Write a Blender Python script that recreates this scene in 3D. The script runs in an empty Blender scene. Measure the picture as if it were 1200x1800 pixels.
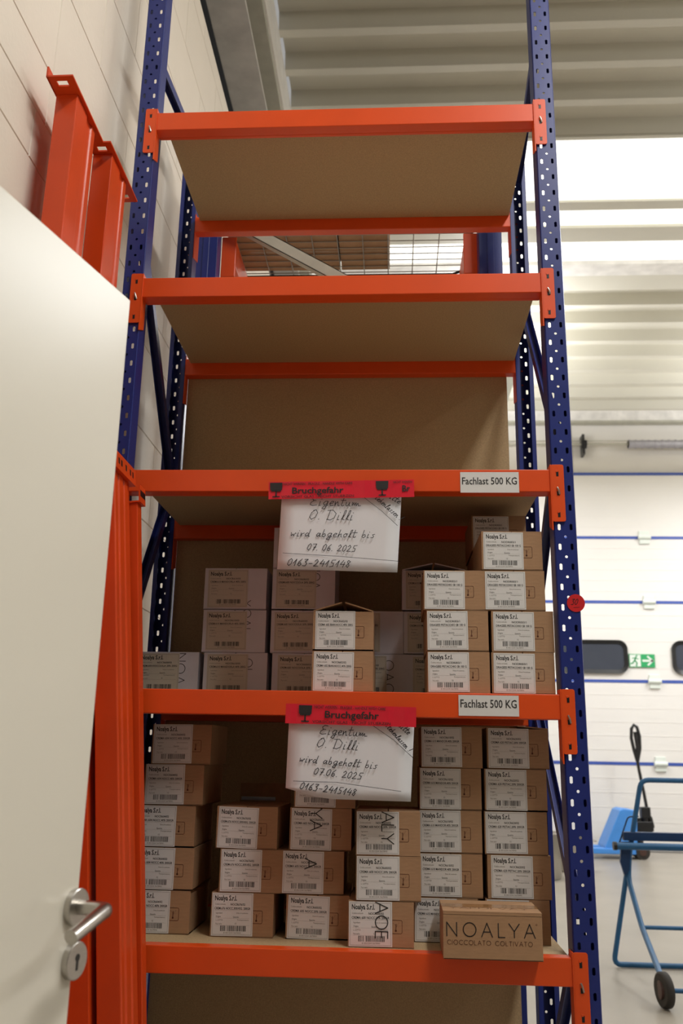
import bpy, math, random
from mathutils import Vector, Matrix
random.seed(7)
D = bpy.data
SC = bpy.context.scene
COL = SC.collection
PI = math.pi

# ------------------------------------------------------------------ camera
F_PX = 1559.9                       # focal length in pixels of the 1200 x 1800 frame
CAM = Vector((0.6907, -2.1556, 1.28))
YAW, PITCH, ROLL = -0.0609, 0.2631, 0.0182
FW = Vector((math.sin(YAW) * math.cos(PITCH), math.cos(YAW) * math.cos(PITCH), math.sin(PITCH)))
_r = FW.cross(Vector((0, 0, 1))).normalized(); _u = _r.cross(FW)
RT = _r * math.cos(ROLL) + _u * math.sin(ROLL)
UP = -_r * math.sin(ROLL) + _u * math.cos(ROLL)
cd = D.cameras.new('camera')
cam = D.objects.new('camera', cd); COL.objects.link(cam)
cd.sensor_fit = 'VERTICAL'; cd.sensor_height = 36.0; cd.lens = 36.0 * F_PX / 1800
cd.clip_start = 0.05; cd.clip_end = 100
M = Matrix((RT, UP, -FW)).transposed().to_4x4(); M.translation = CAM
cam.matrix_world = M
SC.camera = cam
cd.dof.use_dof = True; cd.dof.focus_distance = 2.25; cd.dof.aperture_fstop = 5.0

def P(px, py, ax, v):
    """point of the photograph seen on the plane axis ax = v (metres)"""
    d = FW + RT * ((px - 600) / F_PX) - UP * ((py - 900) / F_PX)
    return CAM + d * ((v - CAM[ax]) / d[ax])

# ------------------------------------------------------------------ world, lights, exposure
w = D.worlds.new('world'); SC.world = w; w.use_nodes = True
bg = w.node_tree.nodes['Background']
bg.inputs[0].default_value = (1.0, 0.98, 0.95, 1); bg.inputs[1].default_value = 0.35
SC.view_settings.view_transform = 'Standard'; SC.view_settings.look = 'None'
SC.view_settings.gamma = 1; SC.view_settings.exposure = 0.0
SC.view_settings.use_curve_mapping = False
SC.cycles.max_bounces = 8; SC.cycles.diffuse_bounces = 5; SC.cycles.use_denoising = True
SC.cycles.sample_clamp_indirect = 6

LAMPS = [  # x, y, z, watts down, watts up, size x, size y, colour   (unseen strip lights added for rack and hall; upward half brightens the ceiling)
    (2.1, -1.75, 4.9, 104, 50, 0.35, 1.8, (1.0, 0.975, 0.93)),
    (5.2, -0.6, 5.6, 48, 60, 0.35, 2.4, (1.0, 0.975, 0.93)),
    (5.6, 3.2, 5.7, 150, 60, 0.35, 2.4, (0.96, 0.985, 1.0)),
    (6.4, 8.3, 5.5, 185, 165, 0.35, 2.4, (0.985, 0.99, 1.0)),
    (1.9, 8.6, 5.5, 118, 115, 0.35, 2.4, (0.985, 0.99, 1.0)),
]
def add_lamp(x, y, z, wd, wu, sx, sy, col):
    for wt, dz, flip in ((wd, -0.01, 0), (wu, .08, math.pi)):
        ld = D.lights.new('added_strip_light', 'AREA'); ld.shape = 'RECTANGLE'; ld.size = sx; ld.size_y = sy
        ld.energy = wt; ld.color = col
        o = D.objects.new('added_strip_light', ld); COL.objects.link(o); o.location = (x, y, z + dz); o.rotation_euler = (flip, 0, 0)
for L in LAMPS: add_lamp(*L)

# ------------------------------------------------------------------ materials
def srgb(r, g, b):
    f = lambda c: (c / 255 / 12.92) if c / 255 <= 0.04045 else ((c / 255 + 0.055) / 1.055) ** 2.4
    return (f(r), f(g), f(b), 1)

def mat(name, col, rough=0.5, metal=0.0, noise=0.0, scale=20.0, bump=0.0, bscale=200.0, stretch=None,
        emit=None, coat=0.0, col2=None, alpha=None, spec=0.5):
    m = D.materials.new(name); m.use_nodes = True
    nt = m.node_tree; b = nt.nodes['Principled BSDF']
    b.inputs['Base Color'].default_value = col
    b.inputs['Roughness'].default_value = rough; b.inputs['Metallic'].default_value = metal
    b.inputs['Specular IOR Level'].default_value = spec
    if coat: b.inputs['Coat Weight'].default_value = coat
    tc = nt.nodes.new('ShaderNodeTexCoord'); vec = tc.outputs['Object']
    if stretch:
        mp = nt.nodes.new('ShaderNodeMapping'); mp.inputs['Scale'].default_value = stretch
        nt.links.new(vec, mp.inputs[0]); vec = mp.outputs[0]
    if noise or col2:
        n = nt.nodes.new('ShaderNodeTexNoise'); n.inputs['Scale'].default_value = scale
        n.inputs['Detail'].default_value = 5
        nt.links.new(vec, n.inputs['Vector'])
        r = nt.nodes.new('ShaderNodeValToRGB')
        r.color_ramp.elements[0].position = 0.3; r.color_ramp.elements[1].position = 0.7
        c2 = col2 or tuple(max(0, c * (1 - noise)) for c in col[:3]) + (1,)
        c1 = col if col2 else tuple(min(1, c * (1 + noise)) for c in col[:3]) + (1,)
        r.color_ramp.elements[0].color = c2; r.color_ramp.elements[1].color = c1
        nt.links.new(n.outputs['Fac'], r.inputs[0]); nt.links.new(r.outputs[0], b.inputs['Base Color'])
    if bump:
        n2 = nt.nodes.new('ShaderNodeTexNoise'); n2.inputs['Scale'].default_value = bscale
        nt.links.new(vec, n2.inputs['Vector'])
        bp = nt.nodes.new('ShaderNodeBump'); bp.inputs['Strength'].default_value = bump
        bp.inputs['Distance'].default_value = 0.002
        nt.links.new(n2.outputs['Fac'], bp.inputs['Height']); nt.links.new(bp.outputs[0], b.inputs['Normal'])
    if emit:
        b.inputs['Emission Color'].default_value = emit[0]; b.inputs['Emission Strength'].default_value = emit[1]
    if alpha is not None: b.inputs['Alpha'].default_value = alpha
    return m

ORANGE = mat('orange_powder_coat', srgb(228, 80, 22), 0.38, noise=0.05, scale=6, bump=0.05, bscale=400)
ORANGE_OLD = mat('orange_worn_paint', srgb(214, 70, 20), 0.35, noise=0.08, scale=5, bump=0.08, bscale=120)
BLUE = mat('blue_powder_coat', srgb(32, 46, 120), 0.35, noise=0.06, scale=8)
STEEL = mat('galvanised_steel', srgb(232, 229, 224), 0.55, 0.0, noise=0.12, scale=7, bump=0.05, bscale=60)
STAINLESS = mat('brushed_stainless', srgb(190, 186, 180), 0.3, 1.0, noise=0.05, scale=60, stretch=(1, 1, 14))
CHIP = mat('chipboard', srgb(180, 154, 116), 0.75, noise=0.13, scale=260, bump=0.2, bscale=400)
CARD = mat('brown_cardboard', srgb(168, 132, 98), 0.8, noise=0.06, scale=40, bump=0.12, bscale=160, stretch=(1, 1, 5))
CARD_IN = mat('cardboard_edge', srgb(132, 102, 72), 0.85, noise=0.08, scale=60)
WCARD = mat('white_cardboard', srgb(206, 202, 210), 0.6, noise=0.03, scale=30, bump=0.06, bscale=150)
CLEAR = mat('clear_packing_tape', srgb(120, 130, 145), 0.12, noise=0.05, scale=40)
TAPECLEAR = mat('brown_packing_tape', srgb(150, 112, 74), 0.22, noise=0.05, scale=30)
LABEL = mat('label_paper', srgb(222, 222, 220), 0.55, noise=0.015, scale=30)
WLABEL = mat('cream_label_paper', srgb(198, 188, 172), 0.55, noise=0.015, scale=30)
PAPER = mat('writing_paper', srgb(226, 226, 230), 0.7, noise=0.015, scale=12, bump=0.15, bscale=14)
INK = mat('black_ink', srgb(40, 38, 38), 0.6)
GREYINK = mat('grey_print', srgb(120, 114, 106), 0.6)
BROWNINK = mat('brown_ink', srgb(92, 48, 28), 0.7)
PEN = mat('marker_pen', srgb(24, 22, 28), 0.5)
RTAPE = mat('red_warning_tape', srgb(228, 34, 56), 0.35, noise=0.06, scale=18, bump=0.12, bscale=25)
RSTICK = mat('red_sticker', srgb(205, 30, 34), 0.45, noise=0.03, scale=30)
WALLM = mat('white_painted_block', srgb(226, 216, 202), 0.7, noise=0.03, scale=3, bump=0.25, bscale=90)
JOINT = mat('mortar_joint', srgb(196, 184, 168), 0.9, noise=0.1, scale=30)
WALLP = mat('white_wall_paint', srgb(228, 224, 218), 0.75, noise=0.02, scale=2)
FLOORM = mat('polished_concrete', srgb(150, 143, 132), 0.35, noise=0.09, scale=1.6, bump=0.03, bscale=40)
CEILM = mat('ceiling_sheet_steel', srgb(206, 202, 188), 0.5, noise=0.02, scale=2)
GREYW = mat('dark_grey_wall', srgb(96, 90, 84), 0.8, noise=0.03, scale=2)
WEB = mat('shaded_web_steel', srgb(104, 98, 92), 0.6, noise=0.1, scale=5)  # darker than STEEL: shade between the beam flanges put into the colour
DARK = mat('unlit_gap_black', srgb(20, 18, 16), 0.9, noise=0.1, scale=10)  # black stands in for the darkness of the gap over the left wall
DOORM = mat('door_laminate', srgb(222, 216, 202), 0.28, noise=0.012, scale=2)
PANEL = mat('sectional_door_panel', srgb(232, 229, 226), 0.5, noise=0.012, scale=2)
BSEAL = mat('blue_seal', srgb(58, 84, 168), 0.5, noise=0.05, scale=9)
BLACKP = mat('black_plastic', srgb(26, 26, 28), 0.35, noise=0.1, scale=20)
GLASSD = mat('smoked_pane', srgb(70, 74, 84), 0.12, noise=0.05, scale=3)
GREEN = mat('sign_green', srgb(40, 160, 96), 0.5, noise=0.03, scale=10)
SIGNW = mat('sign_white', srgb(225, 232, 226), 0.5, noise=0.02, scale=10)
JACK = mat('light_blue_paint', srgb(70, 140, 220), 0.4, noise=0.05, scale=8)
CART = mat('petrol_blue_paint', srgb(28, 88, 134), 0.4, noise=0.08, scale=12)
CARTD = mat('dark_blue_paint', srgb(14, 50, 92), 0.45, noise=0.08, scale=12)
RUBBER = mat('black_rubber', srgb(48, 44, 40), 0.8, noise=0.12, scale=30)
HUB = mat('wheel_hub', srgb(70, 44, 36), 0.6, noise=0.1, scale=30)
SKYL = mat('rooflight_daylight', srgb(250, 250, 240), 0.5, noise=0.01, scale=1, emit=((1.0, 0.99, 0.94, 1), 1.25))
HOSE = mat('pale_spring_steel', srgb(178, 176, 184), 0.4, 0.3, noise=0.08, scale=30)
WIRE = mat('zinc_wire', srgb(150, 146, 138), 0.45, 0.6, noise=0.06, scale=30)
GALVP = mat('zinc_brace', srgb(186, 184, 170), 0.5, 0.2, noise=0.08, scale=12)

# ------------------------------------------------------------------ mesh helpers
class MB:
    def __init__(s): s.v = []; s.f = []; s.m = []; s.smooth = []; s.mats = []
    def mi(s, m):
        if m not in s.mats: s.mats.append(m)
        return s.mats.index(m)
    def add(s, vs, fs, m, smooth=False):
        b = len(s.v); k = s.mi(m); s.v += [tuple(v) for v in vs]
        for f in fs: s.f.append([b + i for i in f]); s.m.append(k); s.smooth.append(smooth)
    def box(s, x0, x1, y0, y1, z0, z1, m, T=None):
        vs = [Vector(v) for v in ((x0,y0,z0),(x1,y0,z0),(x1,y1,z0),(x0,y1,z0),(x0,y0,z1),(x1,y0,z1),(x1,y1,z1),(x0,y1,z1))]
        if T: vs = [T @ v for v in vs]
        s.add(vs, [(0,3,2,1),(4,5,6,7),(0,1,5,4),(1,2,6,5),(2,3,7,6),(3,0,4,7)], m)
    def prism(s, pts, dvec, m, T=None):
        """closed polygon pts (3-D) pushed along dvec"""
        n = len(pts); a = [Vector(p) for p in pts]; b = [p + Vector(dvec) for p in a]
        vs = a + b
        if T: vs = [T @ v for v in vs]
        s.add(vs, [tuple(range(n - 1, -1, -1)), tuple(range(n, 2 * n))] + [(i, (i + 1) % n, n + (i + 1) % n, n + i) for i in range(n)], m)
    def tube(s, pts, r, m, n=10, cap=True, smooth=True):
        pts = [Vector(p) for p in pts]; rs = r if isinstance(r, (list, tuple)) else [r] * len(pts)
        up = Vector((0, 0, 1)); d0 = (pts[1] - pts[0]).normalized()
        if abs(d0.dot(up)) > 0.95: up = Vector((1, 0, 0))
        nx = d0.cross(up).normalized(); vs = []
        for i, p in enumerate(pts):
            d = ((pts[min(i + 1, len(pts) - 1)] - p).normalized() + (p - pts[max(i - 1, 0)]).normalized())
            d = d.normalized(); nx = (nx - d * nx.dot(d)).normalized(); ny = d.cross(nx)
            c = 1.0
            if 0 < i < len(pts) - 1:
                c = 1 / max(0.5, d.dot((pts[i + 1] - p).normalized()))
            for k in range(n):
                a = 2 * PI * k / n
                vs.append(p + (nx * math.cos(a) + ny * math.sin(a)) * rs[i])
        fs = [(i * n + k, i * n + (k + 1) % n, (i + 1) * n + (k + 1) % n, (i + 1) * n + k) for i in range(len(pts) - 1) for k in range(n)]
        s.add(vs, fs, m, smooth)
        if cap:
            s.add(vs[:n], [tuple(range(n - 1, -1, -1))], m); s.add(vs[-n:], [tuple(range(n))], m)
    def ribbon(s, pts, wd, m, T):
        """flat stroke in local XY placed by T"""
        for a, b in zip(pts[:-1], pts[1:]):
            a = Vector((a[0], a[1])); b = Vector((b[0], b[1])); d = b - a
            if d.length < 1e-7: continue
            d.normalize(); e = d * wd * 0.35; nn = Vector((-d.y, d.x)) * wd / 2
            q = [a - e - nn, b + e - nn, b + e + nn, a - e + nn]
            s.add([T @ Vector((p.x, p.y, 0)) for p in q], [(0, 1, 2, 3)], m)
    def rect(s, x0, y0, x1, y1, m, T, h=0.0):
        s.add([T @ Vector(p) for p in ((x0,y0,h),(x1,y0,h),(x1,y1,h),(x0,y1,h))], [(0,1,2,3)], m)
    def text(s, txt, x, y, size, m, T, bold=0.0, sx=1.0, width=None, h=0.0):
        vs, fs, wd = text_geo(txt, bold)
        k = sx
        if width: k = width / (wd * size)
        s.add([T @ Vector((x + v[0] * size * k, y + v[1] * size, h)) for v in vs], fs, m)
    def mesh(s, name):
        me = D.meshes.new(name); me.from_pydata(s.v, [], s.f)
        for m in s.mats: me.materials.append(m)
        me.polygons.foreach_set('material_index', s.m); me.polygons.foreach_set('use_smooth', s.smooth)
        me.update(); return me
    def obj(s, name, parent=None, loc=None, bevel=0, **kw):
        o = D.objects.new(name, s.mesh(name)); COL.objects.link(o)
        if parent: o.parent = parent
        if loc: o.location = loc
        if bevel:
            b = o.modifiers.new('bevel', 'BEVEL'); b.width = bevel; b.segments = 2; b.limit_method = 'ANGLE'
        for k, v in kw.items(): o[k] = v
        return o

_tc = {}
def text_geo(txt, bold):
    key = (txt, bold)
    if key not in _tc:
        c = D.curves.new('t', 'FONT'); c.body = txt; c.size = 1; c.resolution_u = 2; c.offset = bold
        o = D.objects.new('t', c); COL.objects.link(o)
        bpy.context.view_layer.update()
        dg = bpy.context.evaluated_depsgraph_get()
        me = D.meshes.new_from_object(o.evaluated_get(dg))
        vs = [tuple(v.co) for v in me.vertices]; fs = [tuple(p.vertices) for p in me.polygons]
        D.objects.remove(o); D.curves.remove(c); D.meshes.remove(me)
        _tc[key] = (vs, fs, max([v[0] for v in vs] or [1]))
    return _tc[key]

def empty(name, loc=(0, 0, 0), rz=0, **kw):
    o = D.objects.new(name, None); COL.objects.link(o); o.location = loc; o.rotation_euler = (0, 0, rz)
    o.empty_display_size = 0.05
    for k, v in kw.items(): o[k] = v
    return o
def T_front(x, y, z, rot=0.0):
    """local XY -> world XZ plane facing -Y, origin at x,y,z, turned by rot"""
    return Matrix.Translation((x, y, z)) @ Matrix(((1,0,0,0),(0,0,-1,0),(0,1,0,0),(0,0,0,1))) @ Matrix.Rotation(rot, 4, 'Z')

# stroke letters: cell 1 high, baseline 0
G = {
 'E': ([[(.62,.95),(.3,1.0),(.12,.8),(.22,.58),(.48,.55)],[(.3,.56),(.06,.35),(.02,.1),(.25,0),(.6,.08)]], .7),
 'i': ([[(.1,.5),(.05,.0),(.2,.04)],[(.16,.78),(.18,.74)]], .3),
 'g': ([[(.42,.5),(.2,.52),(.05,.3),(.15,.05),(.35,.2),(.42,.5)],[(.42,.5),(.36,0),(.25,-.38),(.02,-.3),(.15,-.08),(.5,.08)]], .5),
 'e': ([[(.05,.22),(.3,.32),(.36,.5),(.2,.52),(.06,.28),(.12,.03),(.4,.06)]], .42),
 'n': ([[(.02,.5),(.05,.0),(.1,.3),(.25,.48),(.3,.2),(.34,.0),(.45,.06)]], .45),
 't': ([[(.2,1.0),(.1,.1),(.2,0),(.34,.1)],[(-.02,.62),(.42,.66)]], .38),
 'u': ([[(.05,.45),(.05,.1),(.16,0),(.3,.2),(.34,.45),(.34,.05),(.48,.02)]], .5),
 'm': ([[(.02,.45),(.05,.05),(.16,.42),(.22,.08),(.34,.42),(.4,.05),(.52,.36),(.6,.05),(.8,.08)]], .8),
 'O': ([[(.35,1.0),(.08,.7),(0,.25),(.2,0),(.5,.25),(.6,.7),(.42,1.0),(.2,.92)]], .68),
 '.': ([[(.06,.02),(.1,.06)]], .24),
 ',': ([[(.06,.02),(.0,-.1)]], .2),
 'D': ([[(.12,1.0),(.05,0)],[(-.1,.95),(.35,1.0),(.68,.65),(.6,.2),(.3,-.02),(-.02,.03)]], .78),
 'l': ([[(.02,.05),(.25,.6),(.3,1.0),(.18,.95),(.12,.4),(.14,.05),(.3,.03)]], .32),
 'w': ([[(.0,.5),(.05,.05),(.2,.3),(.25,.05),(.42,.45),(.48,.38)]], .52),
 'r': ([[(.02,.48),(.05,.0),(.12,.35),(.34,.46)]], .34),
 'd': ([[(.36,.4),(.2,.5),(.03,.25),(.15,.02),(.36,.25)],[(.46,1.0),(.38,.2),(.4,.0),(.5,.04)]], .56),
 'a': ([[(.36,.44),(.18,.5),(.03,.22),(.14,.02),(.34,.3),(.38,.48),(.36,.04),(.48,.06)]], .5),
 'b': ([[(.12,1.0),(.04,.1),(.2,0),(.36,.2),(.26,.44),(.08,.3)]], .44),
 'h': ([[(.16,1.0),(.04,.0),(.14,.35),(.3,.45),(.32,.1),(.42,.02)]], .46),
 'o': ([[(.2,.5),(.04,.3),(.1,.03),(.3,.08),(.36,.34),(.2,.5),(.42,.46)]], .44),
 's': ([[(.34,.5),(.14,.42),(.28,.2),(.22,.02),(.02,.04)]], .4),
 'B': ([[(.12,1.0),(.05,0)],[(.08,.95),(.42,.9),(.4,.62),(.12,.52),(.45,.4),(.4,.06),(.02,.0)]], .54),
 'S': ([[(.5,.92),(.2,1.0),(.06,.75),(.36,.45),(.34,.08),(.02,.04)]], .54),
 '!': ([[(.22,1.0),(.1,.3)],[(.04,.04),(.07,.07)]], .3),
 '-': ([[(.05,.38),(.42,.4)]], .55),
 '0': ([[(.3,1.0),(.06,.7),(.02,.2),(.2,0),(.42,.3),(.46,.8),(.3,1.0)]], .56),
 '1': ([[(.0,.35),(.3,.95),(.2,0)]], .42),
 '2': ([[(.04,.75),(.25,1.0),(.42,.75),(.2,.3),(.0,.04),(.5,.06)]], .58),
 '3': ([[(.1,.95),(.48,.98),(.22,.62),(.44,.4),(.3,.02),(.0,.06)]], .56),
 '4': ([[(.3,1.0),(.02,.4),(.5,.42)],[(.46,.75),(.34,0)]], .58),
 '5': ([[(.56,1.0),(.18,.96),(.12,.6),(.4,.5),(.38,.1),(.02,.02)]], .6),
 '6': ([[(.42,1.0),(.12,.6),(.04,.15),(.24,0),(.42,.22),(.3,.48),(.06,.3)]], .54),
 '7': ([[(.02,.95),(.5,.98),(.2,0)],[(.2,.44),(.48,.47)]], .56),
 '8': ([[(.4,.85),(.2,1.0),(.1,.78),(.36,.35),(.24,0),(.04,.2),(.42,.85)]], .54),
 ' ': ([], .42),
}
def hand(mb, s, x, y, size, wd, m, T, slant=0.2, gap=0.06, hs=1.0):
    for ch in s:
        st, w_ = G[ch]
        for pl in st:
            mb.ribbon([(x + (p[0] * hs + slant * p[1]) * size, y + p[1] * size) for p in pl], wd, m, T)
        x += (w_ + gap) * size * hs
    return x
def arc(cx, cy, rx, ry, a0, a1, n=14): return [(cx + rx * math.cos(a0 + (a1 - a0) * i / n), cy + ry * math.sin(a0 + (a1 - a0) * i / n)) for i in range(n + 1)]
CAPS = {
 'N': ([[(0,0),(0,1),(.78,0),(.78,1)]], .78), 'O': ([arc(.5,.5,.5,.5,0,2*PI,20)], 1.0),
 'A': ([[(0,0),(.42,1),(.84,0)],[(.15,.36),(.69,.36)]], .84), 'L': ([[(0,1),(0,0),(.5,0)]], .5),
 'Y': ([[(0,1),(.4,.45),(.8,1)],[(.4,.45),(.4,0)]], .8), 'C': ([arc(.5,.5,.5,.5,PI/4,2*PI-PI/4,14)], .86),
 'I': ([[(0,0),(0,1)]], .04), 'T': ([[(0,1),(.64,1)],[(.32,1),(.32,0)]], .64), 'V': ([[(0,1),(.4,0),(.8,1)]], .8),
 'P': ([[(0,0),(0,1),(.3,1)],arc(.3,.74,.26,.26,PI/2,-PI/2,8),[(.3,.48),(0,.48)]], .56),
 'E': ([[(.5,0),(0,0),(0,1),(.5,1)],[(0,.5),(.45,.5)]], .5), ' ': ([], .5),
}
def caps(mb, s, x, y, size, wd, m, T, gap=0.3, gaps=None):
    for ch in s:
        st, w_ = CAPS[ch]
        for pl in st: mb.ribbon([(x + p[0] * size, y + p[1] * size) for p in pl], wd, m, T)
        x += (w_ + gap) * size
    return x

# ================================================================== the setting
XW = -0.13; YB = 11.2; ZC = 6.5
mb = MB(); mb.box(-0.6, 10.5, -5.2, YB + 0.2, -0.12, 0, FLOORM); mb.obj('floor', kind='structure')

# left wall: painted blocks with recessed joints
mb = MB(); mb.box(XW - 0.25, XW - 0.006, -5.2, YB, 0, 4.33, JOINT)
wl = mb.obj('wall_left', kind='structure')
edges = [0, .32, .60, .88, 1.16, 1.44, 1.72, 2.0, 2.28, 2.56, 2.69, 2.83, 3.11, 3.39, 3.67, 3.95, 4.23, 4.33]
blk = {}
def block_mesh(ln, h):
    k = (round(ln, 3), round(h, 3))
    if k not in blk:
        b = MB(); g = 0.0009; c = 0.0018; t = 0.006
        x0, x1 = 0, t
        # front face at x = t with chamfered rim
        y0, y1, z0, z1 = g, ln - g, g, h - g
        vs = [(0,y0,z0),(0,y1,z0),(0,y1,z1),(0,y0,z1),(t-.002,y0,z0),(t-.002,y1,z0),(t-.002,y1,z1),(t-.002,y0,z1),
              (t,y0+c,z0+c),(t,y1-c,z0+c),(t,y1-c,z1-c),(t,y0+c,z1-c)]
        fs = [(8,9,10,11)] + [(i, (i+1)%4, 4+(i+1)%4, 4+i) for i in range(4)] + [(4+i, 4+(i+1)%4, 8+(i+1)%4, 8+i) for i in range(4)]
        b.add(vs, fs, WALLM); blk[k] = b.mesh('block')
    return blk[k]
for i in range(len(edges) - 1):
    z0, z1 = edges[i], edges[i + 1]; ln = 0.55
    off = {9: -0.48, 10: -0.417}.get(i, 0.14 if i % 2 else -0.13)
    y = off - 0.55 * 4
    while y < 3.9:
        o = D.objects.new('block', block_mesh(ln, z1 - z0)); COL.objects.link(o); o.parent = wl
        o.location = (XW - 0.006, y, z0); y += ln
mb = MB(); mb.box(XW - 0.008, XW, 4.45, YB, 0, 4.33, WALLM); mb.box(XW - 0.008, XW, -5.2, -2.75, 0, 4.33, WALLM)
mb.obj('plaster', parent=wl)
# black sheets painting the unlit gap above the wall, then the steel edge beam
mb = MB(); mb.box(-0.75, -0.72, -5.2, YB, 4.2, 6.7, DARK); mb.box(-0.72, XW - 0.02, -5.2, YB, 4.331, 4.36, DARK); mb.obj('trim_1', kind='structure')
mb = MB()
mb.box(-0.44, -0.20, -5.2, YB, 5.60, 5.612, STEEL)
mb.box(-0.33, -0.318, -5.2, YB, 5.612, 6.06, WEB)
mb.box(-0.44, -0.185, -5.2, YB, 6.06, 6.10, GALVP)
mb.box(-0.20, -0.17, -5.2, YB, 6.10, 6.24, WALLP)
mb.box(-0.42, -0.18, -5.2, YB, 6.24, 6.5, STEEL)
mb.obj('trim_2', kind='structure', bevel=0.004)

# far wall
mb = MB()
DX0, DX1, DZ1 = 3.0, 8.2, 5.50       # sectional door opening
mb.box(XW - .25, DX0 - 0.35, YB, YB + .2, 0, ZC + 0.1, WALLP)
mb.box(DX1, 10.3, YB, YB + .2, 0, ZC + 0.1, WALLP)
mb.box(DX0 - 0.35, DX1, YB, YB + .2, DZ1, ZC + 0.1, WALLP)
mb.obj('wall_back', kind='structure')
mb = MB(); mb.box(-0.7, 10.3, YB - 0.14, YB - 0.001, 6.33, 6.50, STEEL); mb.box(-0.7, 10.3, YB - 0.16, YB - 0.02, 6.30, 6.33, GALVP)
mb.obj('trim_3', kind='structure')
mb = MB(); mb.box(10.3, 10.5, -5.2, YB + .2, 0, ZC + .1, WALLP); mb.obj('wall_right', kind='structure')
mb = MB(); mb.box(-0.4, 10.3, -5.4, -5.2, 0, ZC + .1, GREYW); mb.obj('wall_front', kind='structure')

# ceiling: trapezoidal steel sheets; ribs run across
ribs = [-5.0 + 0.43 * i for i in range(18)]
ribs = [r for r in ribs if r < 2.7] + [2.88, 3.30, 3.70, 4.12, 4.55]
ribs2 = [7.20, 7.63, 8.09, 8.60, 9.06, 9.52, 10.0, 10.5, 11.0]
def sheet(name, rl, y_end, x0, x1, m, kindm):
    b = MB(); prof = []
    for i, r in enumerate(rl):
        nx = rl[i + 1] if i + 1 < len(rl) else y_end
        prof += [(r, ZC), (r + .075, ZC), (r + .10, ZC + 0.15), (r + (nx - r) * .5, ZC + 0.15), (r + (nx - r) * .52, ZC + 0.14), (r + (nx - r) * .66, ZC + 0.14), (r + (nx - r) * .68, ZC + 0.15), (nx - 0.02, ZC + 0.15)]
    prof.append((y_end, ZC))
    vs = []; fs = []
    for y, z in prof: vs += [(x0, y, z), (x1, y, z)]
    for i in range(len(prof) - 1): fs.append((2*i, 2*i+2, 2*i+3, 2*i+1))
    b.add(vs, fs, m); b.box(x0, x1, rl[0], y_end, ZC + 0.17, ZC + 0.20, m)
    return b.obj(name, kind='structure')
sheet('ceiling', ribs, 4.58, -0.18, 10.3, CEILM, 0)
sheet('ceiling', ribs2, YB, -0.18, 10.3, CEILM, 0)
# translucent daylight strip with ribs and the two purlins seen through it
RY = [4.58, 5.02, 5.53, 6.02, 6.40, 6.62]
b = MB()
for y0, y1 in zip(RY[:-1], RY[1:]):
    vs = [(-.18,y0,ZC),(10.3,y0,ZC),(10.3,y0+.30,ZC),(-.18,y0+.30,ZC),(-.18,y0+.34,ZC+.05),(10.3,y0+.34,ZC+.05),(10.3,y1-.04,ZC+.05),(-.18,y1-.04,ZC+.05),(-.18,y1,ZC),(10.3,y1,ZC)]
    b.add(vs, [(0,1,2,3),(3,2,5,4),(4,5,6,7),(7,6,9,8)], SKYL)
b.obj('window_1', kind='structure')
b = MB(); b.box(-.18, 10.3, 5.50, 5.64, ZC - .03, ZC - .004, CEILM); b.box(-.18, 10.3, 5.93, 6.19, ZC - .04, ZC - .004, CEILM)
b.box(-.18, 10.3, 4.56, 4.60, ZC - .02, ZC - .004, CEILM)
b.obj('trim_4', kind='structure')
b = MB(); b.box(-.18, 10.3, 6.62, 6.86, ZC - 0.05, ZC + .02, STEEL); b.box(-.18, 10.3, 6.86, 7.22, ZC - 0.02, ZC + .02, CEILM); b.obj('trim_5', kind='structure')
LWHERE = ['above and in front of the rack', 'to the right of the rack', 'over the middle of the hall', 'near the sectional door at right', 'near the sectional door at left']
for i, (x, y, z, *_r2) in enumerate(LAMPS):
    t = empty('added_ceiling_light', (x, y, z), label='unseen white strip light added outside the frame, ' + LWHERE[i], category='lamp', group='added strip lights')
    b = MB(); b.box(-.2, .2, -1.25, 1.25, 0.0, .07, SIGNW); b.obj('housing', parent=t, bevel=.01)
    for dy in (-.9, .9):
        b = MB(); b.tube([(0, dy, .07), (0, dy, ZC - z)], .006, WIRE, 6); b.obj('suspension_rod', parent=t)

# ------------------------------------------------------------------ sectional door in the far wall
door2 = empty('door_2', (0, YB, 0), kind='structure')
zs = [0.0, 1.18, 2.333, 3.493, 4.478, 5.49]
for i in range(5):
    b = MB(); g = 0.022
    b.box(DX0 - .35, DX1, -0.045, 0.02, zs[i] + g, zs[i + 1] - (g if i < 4 else 0), PANEL)
    n = 6
    for k in range(1, n):       # shallow beads pressed into the panel face
        zz = zs[i] + (zs[i + 1] - zs[i]) * k / n
        b.box(DX0 - .35, DX1, -0.0475, -0.045, zz - .006, zz + .006, PANEL)
    b.obj('door_panel', parent=door2)
for i, z in enumerate(zs[1:]):
    b = MB(); b.box(DX0 - .35, DX1, -0.05, 0.0, z - 0.022, z + 0.022, BSEAL); b.obj('seal_strip', parent=door2)
for i in range(1, 5):
    for k in range(2):
        hx = 4.47 + k * 2.2
        b = MB(); b.box(hx - .075, hx + .075, -.075, -.045, zs[i] + .02, zs[i] + .10, SIGNW)
        b.box(hx - .075, hx + .075, -.075, -.045, zs[i] - .10, zs[i] - .02, SIGNW)
        b.tube([(hx - .09, -.075, zs[i]), (hx + .09, -.075, zs[i])], .035, SIGNW, 10)
        b.obj('hinge', parent=door2, bevel=.006)
def rrect(x0, z0, x1, z1, r, n=6):
    pts = []
    for cx, cz, a in ((x1 - r, z0 + r, -PI/2), (x1 - r, z1 - r, 0), (x0 + r, z1 - r, PI/2), (x0 + r, z0 + r, PI)):
        pts += [(cx + r * math.cos(a + PI/2 * i / n), cz + r * math.sin(a + PI/2 * i / n)) for i in range(n + 1)]
    return pts
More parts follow.
